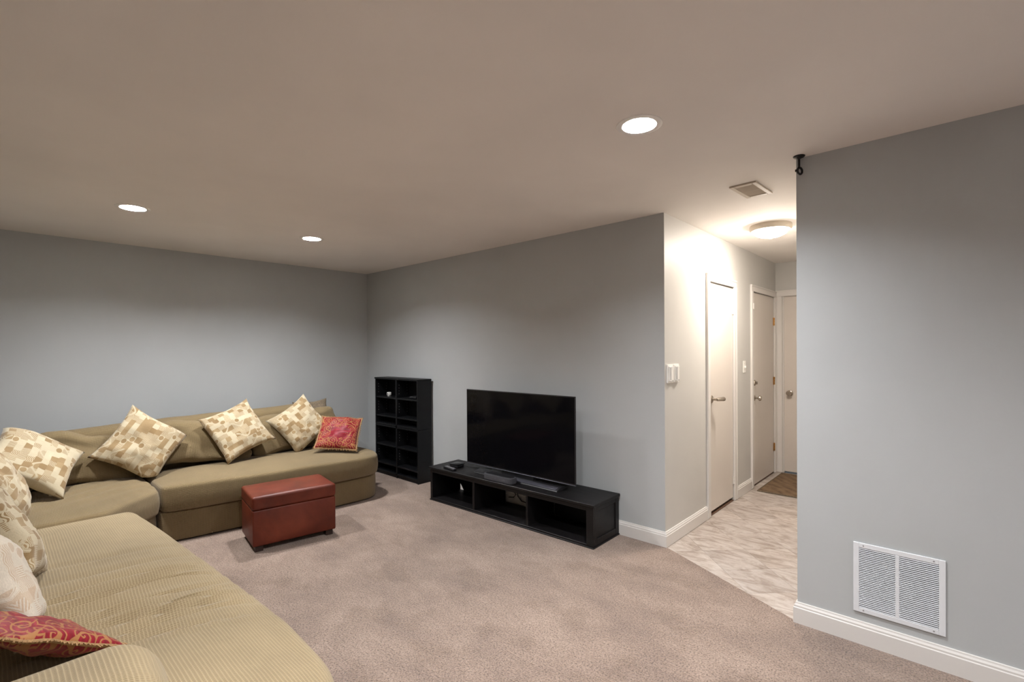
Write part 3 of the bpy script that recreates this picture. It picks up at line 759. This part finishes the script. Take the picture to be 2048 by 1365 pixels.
# ------------------------------------------------------------------ throw pillows
def frame(az, lean, spin):
    n = Vector((cos(az)*cos(lean), sin(az)*cos(lean), sin(lean))); s = Vector((-sin(az), cos(az), 0)); t = n.cross(s)
    return s*cos(spin)+t*sin(spin), t*cos(spin)-s*sin(spin), n
def pillow(name, label, q, mat, thick=.15, seat=.455, seed=0, pinch=.125, fringe=False, cat='pillow', group='throw pillows on the sofa', crumple=.016, N=30, limp=None):
    c = Vector(q[:3]); u, v, n = frame(*q[3:6]); h = q[6]/2
    M = Matrix((u, v, n)).transposed().to_4x4(); M.translation = c; Mi = M.inverted()
    b = bmesh.new(); uvl = b.loops.layers.uv.new('UVMap'); V = {}
    def pos(i, j, side):
        a, d = -1+2*i/N, -1+2*j/N
        x = a*(1-pinch*(1-d*d)*abs(a)**3); y = d*(1-pinch*(1-a*a)*abs(d)**3)
        t = thick*max(0, (1-a**2)*(1-d**2))**.42*.5
        k = Vector((x*1.6+seed, y*1.6, side*3.0)); 
        w = noise.noise(k)*crumple*1.2+noise.noise(k*3.1)*crumple*.55
        edge = (1-abs(a)**6)*(1-abs(d)**6)
        p = Vector((x*h, y*h, side*t+w*edge+.012*noise.noise(Vector((x*2+seed, y*2, 7)))))
        if limp:
            for (ca, cd, amt) in limp:
                f = max(0, 1-((a-ca)**2+(d-cd)**2)**.5/.75); p.z += amt*f*f; p.x -= ca*abs(amt)*.35*f*f; p.y -= cd*abs(amt)*.35*f*f; p.z += .011*f*sin(9*(a*ca+d*cd)+2.5*sin(3*(a*cd-d*ca)+seed))*edge
        wpos = M @ p
        if wpos.z < seat: wpos.z = seat+(wpos.z-seat)*.04; 
        return Mi @ wpos
    for side in (1, -1):
        for i in range(N+1):
            for j in range(N+1):
                e = i in (0, N) or j in (0, N)
                key = (i, j, 0 if e else side)
                if key not in V: V[key] = b.verts.new(pos(i, j, side if not e else 0))
        for i in range(N):
            for j in range(N):
                ks = [(i, j), (i+1, j), (i+1, j+1), (i, j+1)]
                if side < 0: ks.reverse()
                f = b.faces.new([V[(a, d, 0 if (a in (0, N) or d in (0, N)) else side)] for a, d in ks]); f.smooth = True
                for lp, (a, d) in zip(f.loops, ks): lp[uvl].uv = (a/N+seed*.37, d/N+seed*.61) if not fringe else (a/N, d/N)
    me = bpy.data.meshes.new(name); rim = [V[(i, 0, 0)].co.copy() for i in range(N+1)]+[V[(N, j, 0)].co.copy() for j in range(1, N+1)]+[V[(i, N, 0)].co.copy() for i in range(N-1, -1, -1)]+[V[(0, j, 0)].co.copy() for j in range(N-1, 0, -1)]
    b.to_mesh(me); b.free()
    o = link(name, me, mat); o.matrix_world = M; tag(o, label, cat, group)
    if fringe:
        m = MB(); rnd = random.Random(seed)
        closed = rim+[rim[0]]
        m.tube(closed, .006, 6)
        for A, B in zip(closed, closed[1:]):
            L = (B-A).length; nt = max(1, int(L/.0065))
            for k in range(nt):
                p = A.lerp(B, (k+rnd.random()*.5)/nt); r0 = Vector((p.x, p.y, 0)).normalized()
                e = p+r0*.017+Vector((rnd.uniform(-1, 1), rnd.uniform(-1, 1), rnd.uniform(-1, .6)))*.004
                w2 = M @ e
                if w2.z < seat+.003: w2.z = seat+.003; e = Mi @ w2
                m.tube([p, (p+e)/2+Vector((0, 0, .003)), e], .0022, 4)
        f = m.build('fringe', MAT['cord'], o, True, 'tan corded fringe'); f['kind'] = 'stuff'
    return o
pillow('throw_pillow', 'cream and tan patchwork pillow standing on its corner, second from the left along the wall', [-4.786, .845, .700, -.085, .344, .943, .481], MAT['mosaic'], .15, seed=1, limp=[(1, -1, -.06)])
pillow('throw_pillow', 'cream and tan patchwork pillow in the middle of the long section', [-4.809, 1.544, .725, .012, .535, .379, .48], MAT['mosaic'], .15, seed=2, limp=[(-1, 1, .03)])
pillow('throw_pillow', 'cream and tan patchwork pillow leaning behind the red pillow', [-4.82, 2.121, .710, -.177, .391, .601, .455], MAT['mosaic'], .15, seed=3, limp=[(-1, -1, -.03)])
pillow('throw_pillow', 'cream and tan patchwork pillow in the sofa corner with a folded back top tip', [-4.589, .217, .715, .703, .736, .699, .50], MAT['mosaic'], .15, seed=4, limp=[(1, 1, -.05)])
pillow('throw_pillow', 'small crimson pillow with gold scrolls at the bookcase end of the sofa', [-4.488, 2.353, .628, -.568, .80, -.124, .385], MAT['red'], .14, seed=5, fringe=True, pinch=.05)
pillow('throw_pillow', 'taupe speckled pillow tucked behind the backrest by the bookcase end', [-5.03, 2.34, .745, -.1, .30, .05, .36], MAT['taupe'], .10, seed=6)
pillow('throw_pillow', 'cream patchwork pillow at the left edge, beside the sofa corner', [-3.95, .055, .68, 1.374, .373, .296, .455], MAT['mosaic'], .15, seed=7)
pillow('throw_pillow', 'cream and tan patchwork pillow at the left edge, middle of the near section', [-3.01, .06, .65, 1.676, .364, 1.051, .473], MAT['mosaic'], .15, seed=8)
pillow('throw_pillow', 'pale pinkish cream pillow at the left edge just behind the near red pillow', [-2.525, .02, .63, 1.693, .37, 1.087, .474], MAT['mosaic_pale'], .16, seed=9)
pillow('throw_pillow', 'crimson pillow with gold scrolls and fringe beside the near armrest', [-2.10, .09, .572, 2.0, .99, .0, .36], MAT['red'], .085, seed=10, fringe=True, pinch=.05)

# ------------------------------------------------------------------ leather storage ottoman
r = thing('storage_ottoman', 'reddish brown leather storage ottoman in front of the long sofa section', 'ottoman', (-3.677, 1.271, 0), .204*-1)
r.rotation_euler = (0, 0, -.15)
OW, OD, OH = .585, .40, .395      # along +Y, depth along -X
MB().box((-OD, 0, .042), (0, OW, .300), .010, 3).build('box_body', MAT['leather'], r, True)
m = puff(OD+.006, OW+.006, .098, .018, 16, 0, .0015, 2, 0, Matrix.Translation((-OD/2, OW/2, .350)))
for v in m.bm.verts:
    if v.co.z > .37:
        a = (v.co.x+OD/2)/(OD/2); c = (v.co.y-OW/2)/(OW/2); v.co.z += .010*max(0, (1-a*a))*max(0, (1-c*c))
m.build('lid', MAT['leather'], r, True, 'padded leather lid')
for sx in (-OD+.045, -.045):
    for sy in (.045, OW-.045):
        MB().prism([(sx-.026, sy-.026), (sx+.026, sy-.026), (sx+.026, sy+.026), (sx-.026, sy+.026)], 0, .045).build('foot', MAT['foot'], r)

# ------------------------------------------------------------------ bookcase (two stacked open units)
bx0, bx1, by0, by1 = -5.075, -4.243, 3.120, 3.302
r = thing('bookcase', 'black open bookcase of two stacked units in the room corner', 'bookcase', ((bx0+bx1)/2, (by0+by1)/2, 0))
off = ((bx0+bx1)/2, (by0+by1)/2, 0)
def bk(lo, hi, n, mt='black_in', bev=.0015): return MB().box(lo, hi, bev, 1).build(n, MAT[mt], r, off=off)
TH = .018
for z0, z1 in ((0.0, .578), (.580, 1.120)):
    bk((bx0, by0, z0), (bx0+TH, by1, z1), 'side_panel'); bk((bx1-TH, by0, z0), (bx1, by1, z1), 'side_panel')
    bk((bx0+TH, by1-.006, z0), (bx1-TH, by1, z1), 'back_panel', bev=0)
    xm = -4.648; bk((xm-.011, by0+.002, z0), (xm+.011, by1-.006, z1), 'divider')
bk((bx0-.006, by0-.006, 1.106), (bx1+.006, by1, 1.124), 'top')
bk((bx0+TH, by0+.002, .560), (bx1-TH, by1-.006, .578), 'shelf'); bk((bx0+TH, by0+.002, .580), (bx1-TH, by1-.006, .598), 'shelf')
bk((bx0+TH, by0+.002, .030), (bx1-TH, by1-.006, .048), 'shelf'); bk((bx0+TH, by0+.010, .0), (bx1-TH, by0+.024, .030), 'plinth')
for z in (.905, .690, .355, .140):
    for a, c in ((bx0+TH, -4.659), (-4.637, bx1-TH)): bk((a+.001, by0+.004, z-.017), (c-.001, by1-.006, z), 'shelf')
m = MB()
for xx, sg in ((bx0+TH, 1), (-4.659, -1), (-4.637, 1), (bx1-TH, -1)):
    for z in [.21+.032*k for k in range(4)]+[.42+.032*k for k in range(4)]+[.74+.032*k for k in range(4)]+[.95+.032*k for k in range(4)]:
        for yy in (by0+.035, by1-.04): m.cyl((xx, yy, z), (xx+sg*.0008, yy, z), .0028, seg=8)
o = m.build('peg_hole', MAT['slot'], r, off=off); o['kind'] = 'stuff'
r = thing('desk_camera', 'small white cube camera on the top left bookcase shelf', 'camera', (-4.905, 3.20, .905))
MB().box((-.020, -.020, .006), (.020, .020, .046), .007, 3).build('camera_body', MAT['white'], r, True)
MB().lathe([(0, 0), (.016, 0), (.016, .004), (.008, .008), (0, .008)], None, 20).build('camera_base', MAT['white'], r, True)
MB().lathe([(0, .003), (.009, .002), (.011, 0)], Matrix.Translation((.004, -.0195, .026)) @ Matrix.Rotation(pi/2, 4, 'X'), 20).build('camera_lens', MAT['plastic'], r, True, 'black round lens')
r = thing('cable_box', 'flat black gadget with a coiled lead on the top right bookcase shelf', 'gadget', (-4.39, 3.20, .905))
MB().box((-.055, -.04, .004), (.055, .04, .028), .006, 3).build('casing', MAT['plastic'], r, True)
MB().tube([(-.055-.03*sin(k/3), -.02+.03*cos(k/3), .006+.0006*k) for k in range(26)], .003).build('lead', MAT['wire'], r, True)

# ------------------------------------------------------------------ television stand
SW, SD, SH = 1.815, .375, .320
st = thing('tv_stand', 'long low black wood television stand with three open bays', 'tv stand', (-3.738, 2.890, 0), math.atan2(.047, 1.81))
def sp(lo, hi, n, mt='black', bev=.002, **k): return MB().box(lo, hi, bev, 1).build(n, MAT[mt], st, **k)
sp((-.012, -.012, .298), (SW+.012, SD, SH), 'top', bev=.003)
sp((.03, 0, .266), (SW-.06, .020, .298), 'top_rail')
sp((0, 0, .012), (.030, .020, .298), 'stile'); sp((SW-.060, 0, .012), (SW, .020, .298), 'stile')
sp((.0, .020, .012), (.020, SD, .298), 'side_panel')
xd = (.585, 1.195)
sp((xd[0]-.013, .004, .022), (xd[0]+.013, SD-.01, .298), 'divider'); sp((xd[1]-.010, .004, .022), (xd[1]+.010, SD-.01, .298), 'divider')
sp((.020, .002, .008), (SW-.022, SD-.01, .024), 'bottom_shelf'); sp((-.006, -.006, 0), (SW+.006, SD, .010), 'plinth')
m = MB(); m.box((SW-.020, .052, .060), (SW-.008, SD-.05, .262))
m.build('side_panel', MAT['black'], st)
for lo, hi, n in (((SW-.022, .020, .012), (SW, .052, .298), 'side_stile'), ((SW-.022, SD-.05, .012), (SW, SD, .298), 'side_stile'), ((SW-.022, .052, .012), (SW, SD-.05, .060), 'side_rail'), ((SW-.022, .052, .262), (SW, SD-.05, .298), 'side_rail')): sp(lo, hi, n)
MB().prism([(.020, .094), (.075, .024), (xd[0]-.013, .024), (xd[0]-.013, .298), (.020, .298)], SD-.01, SD-.005, 'y').build('back_panel', MAT['black_in'], st)
MB().prism([(xd[1]+.010, .024), (SW-.022, .024), (SW-.022, .298), (xd[1]+.010, .298)], SD-.01, SD-.005, 'y').build('back_panel', MAT['black_in'], st)
MB().prism([(xd[0]+.013, .024), (.640, .024), (.640, .298), (xd[0]+.013, .298)], SD-.01, SD-.005, 'y').build('back_panel', MAT['black_in'], st)
MB().box((SW-.064, .024, .150), (SW-.060, .060, .178), .001, 1).build('hinge_plate', MAT['slot'], st, label='small grey hinge plate')
# lead hanging on the wall behind the open middle bay
m = MB(); m.tube([(-2.98, 3.300, .30), (-2.985, 3.300, .16), (-2.975, 3.300, .09), (-2.93, 3.300, .055), (-2.88, 3.300, .05), (-2.83, 3.302, .075), (-2.76, 3.302, .075), (-2.66, 3.302, .11)], .0045)
m.tube([(-3.08, 3.300, .20), (-3.03, 3.300, .13), (-3.0, 3.300, .10), (-3.03, 3.300, .07), (-3.09, 3.300, .06)], .004)
tag(m.build('power_cord', MAT['wire'], smooth=True), 'black power cord looping behind the open middle bay of the stand', 'cord')

# ------------------------------------------------------------------ television
tv = thing('television', 'large thin black flat screen television on the low black stand', 'television', (-2.775, 3.060, SH), .008)
TW, TZ0, TZ1 = 1.228, .066, .752
MB().box((-TW/2, -.004, TZ0), (TW/2, .006, TZ1), .0015, 1).build('bezel', MAT['plastic'], tv)
MB().box((-TW/2+.008, -.0052, TZ0+.012), (TW/2-.008, -.0035, TZ1-.008)).build('screen', MAT['screen'], tv, label='glossy black screen')
MB().box((-.45, .006, TZ0+.01), (.45, .050, TZ0+.36), .012, 3).build('rear_housing', MAT['plastic'], tv)
MB().box((-TW/2, -.006, TZ0-.004), (TW/2, .006, TZ0+.001), .001, 1).build('lower_trim', MAT['grey_metal'], tv)
m = MB(); m.prism([(-.055, .002), (-.050, .010), (.020, .030), (.085, .012), (.090, .002)], -.47, .47, 'x'); m.build('base_plate', MAT['plastic'], tv)
MB().prism([(-.052, .0125), (-.010, .0235), (-.010, .0255), (-.053, .0140)], -.10, .455, 'x').build('base_strip', MAT['grey_metal'], tv, label='brushed grey metal strip on the base')
MB().box((-.18, .006, .012), (.18, .045, TZ0+.08), .008, 2).build('neck', MAT['plastic'], tv)

# objects on the stand
r = thing('speaker_hub', 'rounded charcoal fabric speaker box lying in front of the television', 'speaker', (-2.868, 2.955, SH), .02)
o = slab(fillet([(-.165, -.045, .035), (.165, -.045, .035), (.165, .045, .035), (-.165, .045, .035)], .012), 0.001, .052, .006, .008, .001, .001, grid=.03)
o.build('cloth_body', MAT['fabric_dark'], r, True)
slab(fillet([(-.150, -.034, .028), (.150, -.034, .028), (.150, .036, .028), (-.150, .036, .028)], .012), .052, .055, .001, .001, 0, 0, grid=.04).build('top_plate', MAT['plastic'], r, True)
MB().box((-.02, -.0475, .022), (-.008, -.0455, .027)).build('badge', MAT['grey_metal'], r)
r = thing('remote_control', 'black remote control lying at the left end of the stand', 'remote', (-3.505, 2.940, SH), -.14)
MB().box((-.085, -.021, .001), (.085, .021, .018), .006, 3).build('remote_body', MAT['plastic'], r, True)
m = None
for i in range(6):
    for j in (-1, 0, 1):
        if m is None: m = MB().box((-.005, -.003, 0), (.005, .003, .0025), .001, 1).build('button', MAT['slot'], r); o = m
        else: o = link('button', m.data, None, r)
        o.location = (-.06+i*.022, j*.011, .0172)
MB().lathe([(0, .002), (.012, .002), (.014, 0)], Matrix.Translation((.068, 0, .0178)), 20).build('navigation_pad', MAT['grey_metal'], r, True)
r = thing('media_box', 'small black streaming box beside the remote control', 'media box', (-3.525, 3.045, SH), .1)
MB().box((-.05, -.05, .001), (.05, .05, .030), .008, 3).build('casing', MAT['plastic'], r, True)
MB().box((-.054, -.054, .028), (.054, .054, .034), .003, 2).build('lid', MAT['screen'], r, True)
MB().tube([(.05, .03, .015), (.09, .05, .006), (.16, .07, .004), (.24, .09, .004), (.33, .12, .004)], .0028).build('lead', MAT['wire'], r, True)
